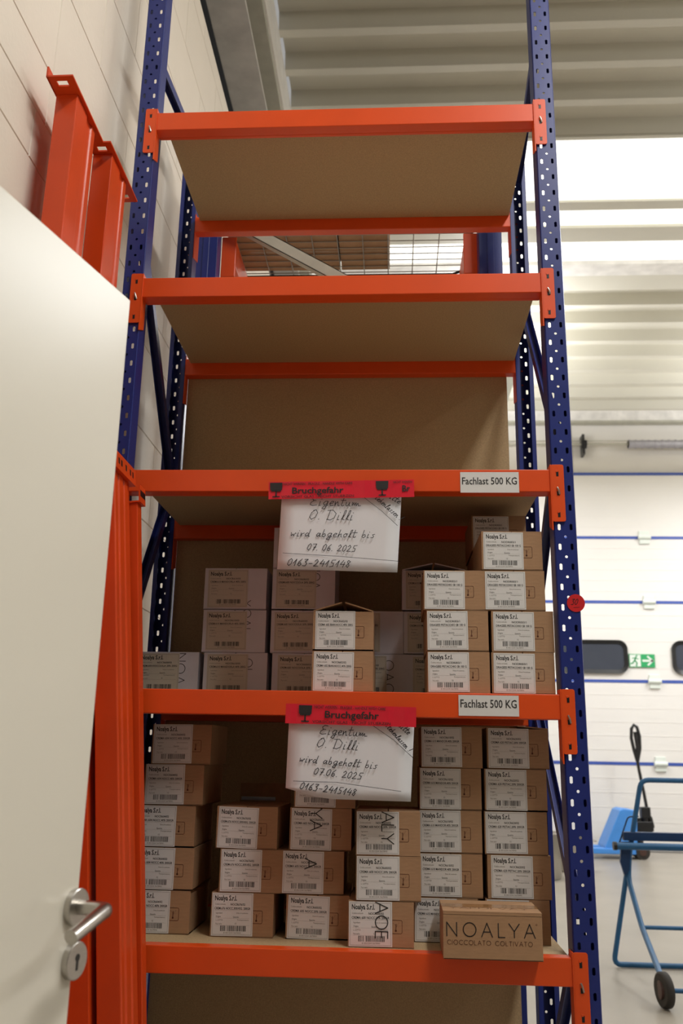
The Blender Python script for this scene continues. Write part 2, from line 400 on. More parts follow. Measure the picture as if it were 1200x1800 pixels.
for x0 in (3.08, 4.745, 6.41):
    x1, z0, z1 = x0 + 1.03, 2.44, 2.925
    o_, i_ = rrect(x0, z0, x1, z1, .13), rrect(x0 + .055, z0 + .055, x1 - .055, z1 - .055, .09)
    n = len(o_); b = MB()
    vs = [(x, -.085, z) for x, z in o_] + [(x, -.07, z) for x, z in i_] + [(x, -.045, z) for x, z in o_]
    b.add(vs, [(i, (i+1) % n, n + (i+1) % n, n + i) for i in range(n)] + [(i, 2*n + i, 2*n + (i+1) % n, (i+1) % n) for i in range(n)], BLACKP)
    fr = b.obj('window_frame', parent=door2)
    b = MB(); b.add([(x, -.062, z) for x, z in i_], [tuple(range(n))], GLASSD); b.obj('pane', parent=fr)
# exit sign on the door
es = empty('exit_sign', (4.125, YB - .06, 2.535), label='green and white emergency exit sign between the two door windows', category='sign')
b = MB(); b.box(0, .37, -.006, 0.012, 0, .19, GREEN); b.obj('sign_plate', parent=es)
T = T_front(0, -.008, 0); b = MB()
b.rect(.01, .01, .165, .18, SIGNW, T)
b.ribbon([(.10,.15),(.08,.10),(.05,.06),(.02,.05)], .018, GREEN, T_front(0,-.010,0)); b.ribbon([(.08,.10),(.11,.06),(.10,.02)], .018, GREEN, T_front(0,-.010,0))
b.ribbon([(.05,.13),(.09,.13),(.13,.12)], .013, GREEN, T_front(0,-.010,0)); b.rect(.10,.155,.122,.175, GREEN, T_front(0,-.010,0))
b.ribbon([(.20,.095),(.34,.095)], .03, SIGNW, T); b.ribbon([(.27,.155),(.335,.095),(.27,.035)], .026, SIGNW, T)
b.obj('pictogram', parent=es)
# torsion shaft and spring above the door
sh = empty('torsion_shaft', (0, YB - .18, 5.93), label='steel shaft with coiled spring above the sectional door', category='door spring')
b = MB(); b.tube([(1.6, 0, 0), (8.1, 0, 0)], .016, GALVP, 8); b.tube([(1.6, 0, .055), (8.1, 0, .055)], .008, GALVP, 6); b.obj('shaft', parent=sh)
b = MB(); b.tube([(4.30, 0, .0), (6.9, 0, -.0)], .062, HOSE, 14)
for k in range(26): b.tube([(4.30 + k*.1, 0, 0), (4.322 + k*.1, 0, 0)], .070, HOSE, 14)
b.obj('coil_spring', parent=sh)
b = MB(); b.box(3.60, 3.635, -.02, .17, -.16, .16, BLACKP); b.tube([(3.58,0,0),(3.66,0,0)], .07, BLACKP, 12); b.obj('bearing_bracket', parent=sh)
b = MB(); b.box(3.36, 3.48, YB - .012, YB, 5.5, 6.3, GALVP); b.obj('trim_6', kind='structure')

# ------------------------------------------------------------------ white door leaf, left foreground
E_ = Vector((0.252, -0.84, 0)); u_ = Vector((-0.2597, -0.9657, 0)); n_ = Vector((0.9657, -0.2597, 0))
door = empty('door_1', E_, kind='structure')
R3 = Matrix((u_, n_, Vector((0, 0, 1)))).transposed().to_4x4()     # local x: towards the hinge, y: out of the seen face
door.matrix_world = Matrix.Translation(E_) @ R3
b = MB(); b.box(0, .86, -.042, 0, .008, 2.0, DOORM); b.obj('door_leaf', parent=door, bevel=.0025)
def door_pt(px, py):
    d = FW + RT * ((px - 600) / F_PX) - UP * ((py - 900) / F_PX)
    t = (E_ - CAM).dot(n_) / d.dot(n_); q = CAM + d * t
    return ((q - E_).dot(u_), q.z)
hx, hz = door_pt(130, 1594)
kx, kz = door_pt(126, 1688)
def disc(b, x, z, r, t, m, n=28):
    b.tube([(x, 0, z), (x, t - .001, z)], r, m, n, smooth=True); b.tube([(x, t - .001, z), (x, t, z)], [r, r - .0015], m, n)
b = MB(); disc(b, hx, hz, 0.0245, .009, STAINLESS); hd = b.obj('door_handle', parent=door)
b = MB()
lev = [(hx, .006, hz), (hx, .040, hz)] + [(hx + .018 * (1 - math.cos(a)), .040 + .018 * math.sin(a), hz) for a in (PI/8, PI/4, 3*PI/8, PI/2)] + [(hx + .088, .058, hz - .020)]
b.tube(lev, .0098, STAINLESS, 16); b.obj('lever', parent=hd)
b = MB(); disc(b, kx, kz, 0.0245, .009, STAINLESS)
b.box(kx - .0025, kx + .0025, .0085, .0094, kz - .012, kz + .004, BLACKP); b.tube([(kx, .0085, kz + .004), (kx, .0095, kz + .004)], .005, BLACKP, 12)
b.obj('key_escutcheon', parent=door)

# ================================================================== the orange and blue shelving rack
W = 1.085; ZB = [3.0629, 2.5274, 1.9738, 1.4179, 0.8512]; HB = .058; TB = .035; YR = .522
rack = empty('shelving_rack', (0, 0, 0), label='tall shelving rack with blue perforated uprights and five levels of orange beams', category='rack')
def upright_mesh(top):
    b = MB(); pitch = .05
    def strip(x0, x1, cx, hw, hh, off, rnd):
        z = -0.05 + off
        while z < top:
            z0, z1 = max(z, 0), min(z + pitch, top)
            if z1 - z0 < .049:
                if z1 > z0: b.add([(x0,0,z0),(x1,0,z0),(x1,0,z1),(x0,0,z1)], [(0,1,2,3)], BLUE)
            else:
                zc = (z0 + z1) / 2; xm = (x0 + x1) / 2
                outer = [(x0,z0),(xm,z0),(x1,z0),(x1,zc),(x1,z1),(xm,z1),(x0,z1),(x0,zc)]
                if rnd: inner = [(cx + hw * math.cos(a), zc + hw * math.sin(a)) for a in [(-135 + 45 * k) * PI / 180 for k in range(8)]]
                else: inner = [(cx-hw,zc-hh*.75),(cx,zc-hh),(cx+hw,zc-hh*.75),(cx+hw,zc),(cx+hw,zc+hh*.75),(cx,zc+hh),(cx-hw,zc+hh*.75),(cx-hw,zc)]
                vs = [(x, 0, zz) for x, zz in outer] + [(x, 0, zz) for x, zz in inner]
                b.add(vs, [(i, (i+1) % 8, 8 + (i+1) % 8, 8 + i) for i in range(8)], BLUE)
            z += pitch
    strip(.002, .021, .0125, .0036, .0085, 0.0, False)
    strip(.021, .033, .027, .0037, 0, .025, True)
    strip(.033, .052, .0415, .0036, .0085, 0.0, False)
    t = top
    # side flanges and inward lips
    b.add([(.002,0,0),(0,.003,0),(0,.003,t),(.002,0,t)], [(0,3,2,1)], BLUE); b.add([(.052,0,0),(.054,.003,0),(.054,.003,t),(.052,0,t)], [(0,1,2,3)], BLUE)
    for x, s in ((0, 1), (.054, -1)):
        b.add([(x,.003,0),(x,.058,0),(x,.058,t),(x,.003,t)], [(0,1,2,3) if s < 0 else (0,3,2,1)], BLUE)
        b.add([(x,.058,0),(x+s*.012,.058,0),(x+s*.012,.058,t),(x,.058,t)], [(0,1,2,3)], BLUE)
    return b.mesh('upright')
um = upright_mesh(4.0); um2 = upright_mesh(3.40)
for x, y, rz in ((-.0545, .003, 0), (W + .002, .003, 0), (-.0005, .578, PI), (W + .053, .578, PI)):
    o = D.objects.new('upright', um2 if rz else um); COL.objects.link(o); o.parent = rack; o.location = (x, y, 0); o.rotation_euler.z = rz
    s = o.modifiers.new('solid', 'SOLIDIFY'); s.thickness = .0018; s.offset = 0
    b = MB(); b.box(-.008, .062, -.008, .07, 0, .004, BLUE); b.obj('foot_plate', parent=o)
def brace(x, y0, z0, y1, z1, par, m=BLUE, wd=.028, t=.024):
    a = Vector((x, y0, z0)); c = Vector((x, y1, z1)); d = c - a; L_ = d.length
    ez = d.normalized(); ex = Vector((1, 0, 0)); T = Matrix((ex, ez.cross(ex), ez)).transposed().to_4x4(); T.translation = a
    b = MB(); b.box(-t/2, -t/2 + .002, -wd/2, wd/2, 0, L_, m, T); b.box(t/2 - .002, t/2, -wd/2, wd/2, 0, L_, m, T); b.box(-t/2, t/2, -wd/2, -wd/2 + .002, 0, L_, m, T)
    o = b.obj('brace', parent=par, bevel=.002); return o
for x, L_ in ((1.112, [(.05,3.33,.53,3.17),(.53,2.74,.05,2.09),(.05,2.05,.53,1.63),(.53,1.40,.05,.93),(.05,.90,.53,.45)]),
              (-.0265, [(.05,3.29,.53,3.36),(.05,2.68,.53,2.12),(.53,2.05,.05,1.37),(.05,1.33,.53,.9),(.53,.86,.05,.4)])):
    for y0, z0, y1, z1 in L_: brace(x, y0, z0, y1, z1, rack)

def beam(y, z, back):
    b = MB(); s = -1 if back else 1
    y0, y1 = (y, y + TB) if not back else (y, y + TB)
    b.box(0.0, W, y0, y1, z - HB, z, ORANGE)
    if not back:   # ledge carrying the board
        b.box(0.002, W - .002, y1, y1 + .012, z - HB, z - HB + .0035, ORANGE)
    bo = b.obj('beam', parent=rack, bevel=.0025)
    for side in (0, 1):
        X = 0.0 if side == 0 else W; sg = -1 if side == 0 else 1
        b = MB(); zt, zb_ = z + .012, z - .136
        yf = -.0035 if not back else .5815
        x0, x1 = sorted((X - sg * .001, X + sg * .031))
        # flange lying on the outer face of the upright, with three slots
        pts = rrect(x0, zb_, x1, zt, .005, 3)
        holes = [(( x0 + x1)/2, z - .012), ((x0 + x1)/2, z - .062), ((x0 + x1)/2, z - .118)]
        b.prism([(px_, yf, pz_) for px_, pz_ in pts], (0, .003, 0), ORANGE)
        for hx_, hz_ in holes:
            b.box(hx_ - .003, hx_ + .003, yf - .0006, yf, hz_ - .007, hz_ + .006, BLACKP)
            b.box(hx_ - .004, hx_ + .001, yf - .0012, yf - .0004, hz_ + .004, hz_ + .009, ORANGE)
        ya, yb2 = (-.0035, .036) if not back else (.522, .5845)
        xs0, xs1 = sorted((X, X - sg * .003))
        b.prism([(xs0, ya, zt), (xs0, yb2, zt), (xs0, yb2, zb_ - .004), (xs0, ya, zb_ - .022)], (xs1 - xs0, 0, 0), ORANGE)
        b.obj('end_connector', parent=bo, bevel=.0008)
        if not back:
            b = MB(); b.tube([(holes[1][0] - .002, yf - .002, z - .048), (holes[1][0] + .001, yf - .004, z - .056), (holes[1][0] + .0035, yf - .001, z - .066)], .0022, STAINLESS, 8)
            b.obj('safety_pin', parent=bo)
for z in ZB: beam(0.0, z, False); beam(YR, z, True)

LV = ['topmost', 'second highest', 'middle', 'fourth from the top', 'lowest visible']
ordn = ['empty topmost shelf level', 'empty second shelf level', 'shelf level with a sheet standing behind', 'level of brown and white cartons', 'lowest carton-filled level']
for i, z in enumerate(ZB):
    b = MB(); b.box(.018, W - .006, TB + .001, YR - .001, z - .016, z, CHIP)
    b.obj('shelf_board', bevel=.001, label='brown chipboard shelf board of the ' + ['topmost empty level of the rack', 'second empty level of the rack', 'middle level, above the white and brown cartons', 'level holding white and brown cartons', 'lowest level, under the overhanging front carton'][i], category='shelf', group='chipboard shelf boards of the rack')
for z0, z1, x0, x1, lb in ((1.93, 2.50, .0045, 1.058, 'brown chipboard sheet standing upright at the back of the empty middle level'),
                           (1.36, 1.925, .0045, 1.066, 'dark chipboard sheet behind the white cartons'),
                           (.80, 1.3598, .0045, 1.048, 'dark chipboard sheet behind the cartons of the lowest shelf'),
                           (.0, .795, .01, 1.042, 'dark chipboard sheet below the lowest orange beam')):
    b = MB(); b.box(x0, x1, .5585, .5705, z0, z1, CHIP)
    b.obj('back_panel', bevel=.001, label=lb, category='panel', group='chipboard sheets at the back of the rack')

# ------------------------------------------------------------------ tags, notes, tapes
def fachlast(p0, p1, lb):
    t = empty('load_tag', (p0.x, -.0012, p0.z), label=lb, category='sign', group='load limit tags')
    w_, h_ = p1.x - p0.x, p1.z - p0.z
    b = MB(); b.box(0, w_, -.0006, 0, 0, h_, LABEL); b.obj('tag_paper', parent=t)
    b = MB(); b.text('Fachlast 500 KG', .003, h_ * .40, .0265, INK, T_front(0, -.0009, 0), bold=.012, width=w_ - .008); b.obj('printed_text', parent=t)
fachlast(P(809, 866, 1, -.001), P(911, 830, 1, -.001), 'white tag reading Fachlast 500 KG on the beam above the white cartons')
fachlast(P(806, 1258, 1, -.001), P(911, 1223, 1, -.001), 'white tag reading Fachlast 500 KG on the beam above the lowest carton level')

def glass_icon(b, x, y, s, m, T):
    b.prism([(x, y + s*.45, 0), (x + s*.75, y + s*.45, 0), (x + s*.78, y + s*.95, 0), (x - s*.03, y + s*.95, 0)], (0, 0, .0001), m, T)
    b.rect(x + s*.06, y + s*.36, x + s*.69, y + s*.46, m, T, .0001)
    b.rect(x + s*.33, y, x + s*.42, y + s*.4, m, T, .0001); b.rect(x + s*.14, y - s*.03, x + s*.61, y + s*.05, m, T, .0001)

def note(tl, tr, br, bl, y0, y1, lb, cut, lines, taper):
    """sheet of paper with handwriting; corners given as photo pixels"""
    A = P(*tl, 1, y0); B = P(*tr, 1, y0); C_ = P(*br, 1, y1); D_ = P(*bl, 1, y1)
    w_ = (B - A).length; h_ = (A - D_).length
    ex = (B - A).normalized(); ey = (A - D_); ey = (ey - ex * ey.dot(ex)).normalized(); ez = ex.cross(ey)
    T = Matrix((ex, ey, ez)).transposed().to_4x4(); T.translation = D_ + ex * 0.0
    root = empty('handwritten_note', D_, label=lb, category='note', group='handwritten notes taped to the beams')
    Ti = Matrix.Translation(-D_) @ T
    b = MB(); n = 8
    bw = (C_ - D_).length
    vs = []; fs = []
    for j in range(n + 1):
        v = j / n
        for i in range(n + 1):
            u = i / n; xx = u * (bw * (1 - v) + w_ * v); zz = .0035 * math.sin(u * 3.1 + .4) * (1 - v) + .002 * math.sin(u * 7) * (1 - v)
            yy = v * h_
            if cut and j == 0 and u < .3: yy += (0.3 - u) * cut
            vs.append(Ti @ Vector((xx, yy, zz)))
    for j in range(n):
        for i in range(n): k = j * (n + 1) + i; fs.append((k, k + 1, k + n + 2, k + n + 1))
    b.add(vs, fs, PAPER, True); po = b.obj('paper_sheet', parent=root)
    sm = po.modifiers.new('solid', 'SOLIDIFY'); sm.thickness = .0002; sm.offset = -1
    b = MB(); TT = Ti @ Matrix.Translation((0, 0, .0062))
    sx = w_; sy = h_
    for kind, *a in lines:
        if kind == 't':
            txt, x, y, size, rot, hs = a
            hand(b, txt, 0, 0, size * sy, .0016, PEN, TT @ Matrix.Translation((x * sx, y * sy, 0)) @ Matrix.Rotation(rot, 4, 'Z'), hs=hs)
        else:
            b.ribbon([(p[0] * sx, p[1] * sy) for p in a[0]], .0011, PEN, TT)
    b.obj('handwriting', parent=root)
    return root
LN = [('t', 'Eigentum', .24, .815, .115, -.0, 1.22), ('t', 'O. Dilli', .24, .635, .125, 0.0, 1.15),
      ('t', 'wird abgeholt bis', .095, .415, .095, 0.0, 1.33), ('t', '07. 06. 2025', .235, .245, .082, -.02, 1.12),
      ('t', '0163-2415148', .08, .045, .088, -.01, 1.24), ('l', [(.04,.20),(.5,.175),(1.0,.13)]),
      ('l', [(.67,.955),(.84,.76),(.97,.58)]), ('t', 'Bitte', .87, .955, .075, -.55, 1.1), ('t', 'Stehenlassen !', .755, .95, .07, -.72, 1.0)]
LN2 = [('t', 'Eigentum', .25, .80, .115, -.03, 1.2), ('t', 'O. Dilli', .23, .635, .12, -.05, 1.2),
      ('t', 'wird abgeholt bis', .10, .445, .095, -.06, 1.3), ('t', '07.06. 2025', .215, .295, .085, -.08, 1.22),
      ('t', '0163-2415148', .11, .11, .085, -.09, 1.22), ('l', [(.06,.205),(.4,.205),(.9,.12)]),
      ('l', [(.66,.94),(.84,.75),(.995,.53)]), ('t', 'Bitte', .87, .93, .075, -.70, 1.0), ('t', 'Stehenlassen !', .765, .93, .068, -.80, 1.0)]
note((494, 864), (704, 868), (698, 1009), (487, 1001), -.006, -.016, 'white note dated 07.06.2025 hanging in front of the white cartons', 0, LN, 0)
note((512, 1262), (732, 1268), (721, 1426), (501, 1402), -.006, -.018, 'white note with cut corner hanging above the lowest carton stacks', .07, LN2, 0)

def rtape(tl, br, rot, lb, glasses, words, y=-.0185):
    A = P(*tl, 1, y); B = P(*br, 1, y); w_ = B.x - A.x; h_ = A.z - B.z
    root = empty('warning_tape', (A.x, 0, B.z), label=lb, category='tape', group='red fragile tapes')
    T = T_front(0, y, 0, rot); b = MB(); n = 24; vs = []; fs = []
    hh = .0455
    for i in range(n + 1):
        u = i / n; zz = .0006 * math.sin(i * 2.1) + .0005 * math.sin(i * 5.3)
        for v in (0, .5, 1): vs.append(T @ Vector((u * w_ + (.002 * math.sin(i * 9) if i in (0, n) else 0), v * hh, zz - (.0 if v else .0))))
    for i in range(n):
        for j in range(2): k = i * 3 + j; fs.append((k, k + 3, k + 4, k + 1))
    b.add(vs, fs, RTAPE); o = b.obj('tape_strip', parent=root)
    sm = o.modifiers.new('solid', 'SOLIDIFY'); sm.thickness = .0003; sm.offset = -1
    b = MB(); TT = T @ Matrix.Translation((0, 0, .0018))
    for gx in glasses: glass_icon(b, gx * w_, hh * .12, hh * .86, INK, TT)
    for s, x, yy, size, wd in words:
        b.text(s, x * w_, yy * hh, size * hh, INK, TT, bold=.02 if size > .4 else .006, width=wd * w_)
    b.obj('printed_text', parent=root)
rtape((473, 842), (727, 878), .018, 'red Bruchgefahr tape across the beam above the white cartons', [.013, .745],
      [('Bruchgefahr', .16, .30, .50, .36), ('NICHT WERFEN - FRAGILE - HANDLE WITH CARE', .10, .78, .20, .48), ('VORSICHT GLAS - NICHT STUERZEN', .09, .05, .20, .50), ('Br', .92, .32, .50, .055), ('NICHT WERFEN', .86, .80, .18, .13)])
rtape((502, 1239), (730, 1275), -.014, 'red Bruchgefahr tape across the beam above the lowest carton level', [.105],
      [('Bruchgefahr', .30, .34, .50, .42), ('NICHT WERFEN - FRAGILE - HANDLE WITH CARE', .22, .80, .20, .55), ('VORSICHT GLAS - NICHT STUERZEN', .21, .06, .20, .60)])
st = empty('round_sticker', P(1012, 1060, 1, .0), label='round red sticker numbered 30 on the right front blue upright', category='sticker')
b = MB(); b.tube([(0, .0015, 0), (0, .0005, 0)], .0215, RSTICK, 32); b.obj('sticker_disc', parent=st)
b = MB(); hand(b, '30', -.012, -.004, .014, .0013, PEN, T_front(0, .0001, 0)); b.ribbon([(-.006,-.011),(.008,-.010)], .0008, PEN, T_front(0, .0001, 0)); b.obj('handwriting', parent=st)

# ================================================================== cartons
def label_mesh(prod, code, cream, w_=.0985, h_=.0945):
    b = MB(); T = T_front(0, 0, 0); LM = WLABEL if cream else LABEL
    b.box(0, w_, -.0004, 0, 0, h_, LM)
    T = T_front(0, -.0006, 0); g = .0012
    fr = .003
    for a in ([(fr, fr), (w_-fr, fr)], [(w_-fr, fr), (w_-fr, h_-fr)], [(w_-fr, h_-fr), (fr, h_-fr)], [(fr, h_-fr), (fr, fr)]): b.ribbon(a, .0005, GREYINK, T)
    b.text('Noalya S.r.l.', .006, h_ - .0165, .0155, INK, T, bold=.026, width=w_ * .54)
    b.text('Codice articolo', .007, h_ - .0265, .0052, GREYINK, T, width=w_ * .26)
    b.text(code, w_ * .45, h_ - .0275, .0068, INK, T, bold=.015, width=w_ * .36)
    b.text(prod, .006, h_ - .0365, .0072, INK, T, bold=.016, width=w_ - .012)
    b.ribbon([(.006, h_-.0385), (w_-.006, h_-.0385)], .0003, GREYINK, T)
    for k, (s, x, wd) in enumerate((('Ingredienti', .010, .16), ('Origine', .010, .12), ('L. LOTTO', .010, .17), ('Peso netto', .010, .15))):
        b.text(s, x, h_ - .046 - k * .0078, .0050, GREYINK if k != 1 else INK, T, width=w_ * wd)
        if k in (1, 3): b.ribbon([(.008, h_-.0478-k*.0078), (w_-.008, h_-.0478-k*.0078)], .0002, GREYINK, T)
    b.text('Data di scadenza', w_*.60, h_ - .0455, .0042, GREYINK, T, width=w_*.28)
    b.text('Quantita', w_*.52, h_ - .0545, .0050, INK, T, width=w_*.14)
    b.text('Temperatura', w_*.62, h_ - .0605, .0042, GREYINK, T, width=w_*.28)
    b.text('12', w_*.56, h_ - .0690, .0050, INK, T)
    rr = random.Random(len(prod)); x = w_ * .22
    while x < w_ * .82:
        ww = rr.choice((.0006, .0006, .0011, .0017)); b.rect(x, .0105, x + ww, .0225, INK, T); x += ww + rr.choice((.0006, .0009, .0013))
        if abs(x - w_*.36) < .0015: x += .003
    b.text('8 051234 567890', w_*.30, .0055, .0046, GREYINK, T, width=w_*.42)
    return b.mesh('shipping_label')
def icon_mesh():
    b = MB(); T = T_front(0, -.0003, 0); s = .028
    p = rrect(-s/2, -s/2, s/2, s/2, .003, 3); b.ribbon(p + [p[0]], .0010, BROWNINK, T)
    b.ribbon([(0, -.008), (0.0005, .006)], .0016, BROWNINK, T); b.rect(-.002, -.010, .002, -.006, BROWNINK, T)
    b.ribbon([(.001,.0),(.007,.009)], .0004, BROWNINK, T); b.ribbon([(-.008,.009),(.0,.003)], .0004, BROWNINK, T)
    return b.mesh('thermometer_icon')
ICON = icon_mesh()
BODY = {}
def body_mesh(w_, d_, h_, white):
    k = (w_, d_, h_, white)
    if k not in BODY:
        m = WCARD if white else CARD; b = MB(); t = .003
        # carton walls and bottom, slightly bulged front, open at the top (the flaps close it)
        b.box(-w_/2, w_/2, 0, t, 0, h_ - t, m); b.box(-w_/2, w_/2, d_ - t, d_, 0, h_ - t, m)
        b.box(-w_/2, -w_/2 + t, t, d_ - t, 0, h_ - t, m); b.box(w_/2 - t, w_/2, t, d_ - t, 0, h_ - t, m)
        b.box(-w_/2, w_/2, 0, d_, 0.0, t, m)
        b.box(-w_/2 + t, w_/2 - t, t, d_ - t, h_ - 2.2 * t, h_ - 1.6 * t, CARD_IN)
        f = MB(); f.box(0, w_/2 - .0012, .0, d_, -t, 0, m)
        BODY[k] = (b.mesh('carton_body'), f.mesh('flap'))
    return BODY[k]
LAB = {}
KIND_TXT = {'A': ('CREMA 604 NOCC.40% 200GR', 'NOCR604/02'), 'B': ('CREM.676 NOCC.30%VEG. 200GR', 'NOCR676/02'),
 'C': ('CREMA 605 NOCC.20% 200GR', 'NOCR605/02'), 'D': ('CREMA 600 NOCC.20% 200GR', 'NOCR600/02'), 'E': ('CREMA 610 MANDOR.40% 200GR', 'NOCR610/02'),
 'F': ('CREMA 620 PISTAC.20% 200GR', 'NOCR620/02'), 'G': ('CREMA 602 BIAN.NOCC.40% 200G', 'NOCR602/02'), 'H': ('DRAGEES PISTACCHIO SB 100 G', 'NODR003/1'),
 'W': ('CREM.610 MANDORLA 40% 200G', 'NOCR610/03'), 'V': ('CREM.600 NOCCIOLA 20% 200G', 'NOCR600/03')}
def lab(k, cream):
    if (k, cream) not in LAB:
        LAB[(k, cream)] = label_mesh(*KIND_TXT[k], cream, *((.112, .106) if cream else (.0985, .0945)))
    return LAB[(k, cream)]
def link(me, name, par, loc, rot=(0, 0, 0)):
    o = D.objects.new(name, me); COL.objects.link(o); o.parent = par; o.location = loc; o.rotation_euler = rot; return o
def carton(x0, x1, y, z, h, kind, lb, group, white=False, loff=.004, ltilt=0.0, flaps=(0, 0), rz=0.0, letters=None, icon=True, d_=.216, rear_flap=0):
    w_ = .1745 if white else .1495
    xc = (x0 + x1) / 2
    root = empty('carton', (xc, y, z), rz, label=lb, category='carton', group=group)
    bm_, fm_ = body_mesh(w_, d_, h, white)
    link(bm_, 'carton_body', root, (0, 0, 0))
    link(fm_, 'flap', root, (-w_/2, 0, h - .0004), (0, -flaps[0], 0))
    o = link(fm_, 'flap', root, (w_/2, d_, h - .0004), (0, 0, PI)); o.rotation_euler = (0, -flaps[1], PI)
    lw = .112 if white else .0985
    lx = -w_/2 + loff; hl = (.106 if white else .0945)
    if kind: link(lab(kind, white), 'shipping_label', root, (lx, -.0006, (h - hl) / 2 + .0002), (0, ltilt, 0))
    if icon and not white: link(ICON, 'thermometer_icon', root, (lx + lw + .008, 0, h * .46))
    if letters:
        s, dx, dz, size, over = letters
        b = MB(); T = T_front(dx - w_/2, -.0016 if over else -.0002, dz, -PI/2)
        caps(b, s, 0, 0, size, .0022 if over else .0017, INK, T, gap=.18 if over else .28); b.obj('printed_letters', parent=root)
    if rear_flap:
        b = MB(); b.box(-.062, .074, d_ - .006, d_ - .003, h, h + .048, CARD_IN); b.obj('rear_flap', parent=root)
        b = MB(); b.box(-.058, .034, d_ - .0085, d_ - .0065, h + .004, h + .013, CLEAR); b.obj('packing_tape', parent=root)
    return root

def lx(px, py, y): return P(px, py, 1, y).x
pos = {1: 'bottom carton', 2: 'second carton up', 3: 'third carton up', 4: 'fourth carton up', 5: 'top carton'}
def stack(kind, y, z0, h, rows, where, group, white=False, dflt=None, **kw):
    n = len(rows)
    for i, r in enumerate(rows):
        xl, xr, py = r[:3]; ex = r[3] if len(r) > 3 else {}
        yy = y + ex.pop('dy', 0)
        q = 'bottom' if i == 0 else ('topmost' if i == n - 1 else ['', 'second', 'third', 'fourth'][i] + ' from bottom')
        lb = ex.pop('lb', None) or ('white' if white else 'brown') + ' labelled carton, ' + q + ' of ' + where
        a = dict(kw); a.update(ex)
        carton(lx(xl, py, yy), lx(xr, py, yy), yy, z0 + i * (h + .0006), h, kind, lb, group, white, ltilt=a.pop('ltilt', random.uniform(-.012, .012)), rz=a.pop('rz', random.uniform(-.012, .012)), **a)
z5 = ZB[4] + .0004; z4 = ZB[3] + .0004
GB = 'brown cartons on the lowest carton level'
stack('A', .12, z5, .0968, [(225,332,1610,{'loff':.003}), (232,340,1533), (235,343,1457), (252,358,1385,{'rz':-.03}), (267,371,1310)], 'the leftmost stack on the lowest shelf', GB)
stack('B', .11, z5, .0975, [(371,479,1610), (386,494,1537), (377,490,1462,{'rz':-.035,'ltilt':.02,'rear_flap':1})], 'the short stack right of the leftmost, lowest shelf', GB, loff=.003)
stack('C', .11, z5, .0975, [(503,613,1612,{'ltilt':.02}), (496,602,1537,{'letters':('A',.056,.080,.028,True)}), (510,616,1464,{'letters':('YA',.050,.096,.028,True)}), (518,624,1387)], 'the stack under the cut-cornered note', GB, loff=.003)
stack('D', .04, z5, .0975, [(614,725,1625,{'letters':('AOE',.062,.096,.028,True)}), (626,739,1550), (627,737,1472,{'letters':('ALY',.060,.096,.028,True)})], 'the stack just left of the overhanging front carton', GB, loff=.002)
stack('E', .118, z5, .0978, [(730,838,1620), (739,846,1543), (738,846,1468), (737,846,1392), (740,847,1315)], 'the stack behind the overhanging carton, lowest shelf', GB, loff=.0015)
stack('F', .122, z5, .0978, [(857,964,1625), (859,967,1548,{'loff':.008}), (853,961,1472), (852,961,1396), (856,964,1322,{'flaps':(.0,.08),'rz':-.02})], 'the rightmost stack on the lowest shelf', GB, loff=.003)
GW = 'white cartons on the level above'; GD = 'brown cartons on the level below the middle'
stack('G', .035, z4, .0995, [(548,655,1180,{'loff':.0035}), (550,656,1110,{'loff':.006,'flaps':(.30,.30)})], 'the two-high stack at shelf centre', GD, loff=.004)
stack('H', .025, z4, .0998, [(752,860,1183), (750,858,1110), (744,852,1037)], 'the three-high brown stack on the upper carton shelf', GD, loff=.002)
stack('H', .025, z4, .0998, [(866,973,1183), (865,972,1110), (850,957,1040), (846,953,970)], 'the rightmost front stack on the upper carton shelf', GD, loff=.004)
stack('H', .262, z4, .1004, [(833,927,1180), (833,927,1110), (833,927,1045), (833,927,990), (829,924,935,{'lb':'brown carton highest of all, deepest at right under the middle shelf board'})], 'the rear right stack, upper carton shelf', GD, loff=.004, d_=.215)
YW = .268
def wst(kind, rows, where): stack(kind, YW, z4, .1168, rows, where, GW, True, loff=.0105, d_=.226)
wst('V', [(236,350,1175,{'lb':'white labelled carton standing alone at left beside the orange beams','letters':('NOA',.112,.112,.026,False)})], '')
wst('W', [(354,472,1180,{'letters':('OL',.112,.10,.022,False)}), (352,471,1105,{'letters':('OAL',.110,.118,.022,False)}), (355,473,1030,{'letters':('Y',.112,.026,.02,False)})], 'the tall white stack at left')
wst('V', [(476,592,1180,{'loff':.016}), (473,590,1105,{'letters':('OIAV',.112,.112,.02,False)}), (476,591,1035,{'letters':('IOA',.112,.11,.02,False)}), (479,592,962)], 'the white stack behind the upper note')
wst('V', [(598,715,1180,{'letters':('OAO',.115,.10,.026,False)}), (594,711,1108,{'loff':-.0005})], 'the white stack right of the centre brown cartons')
wst('W', [(714,827,1180,{'loff':.018}), (709,823,1108), (705,820,1037,{'flaps':(.22,.22)})], 'the white stack behind the three-high brown stack')

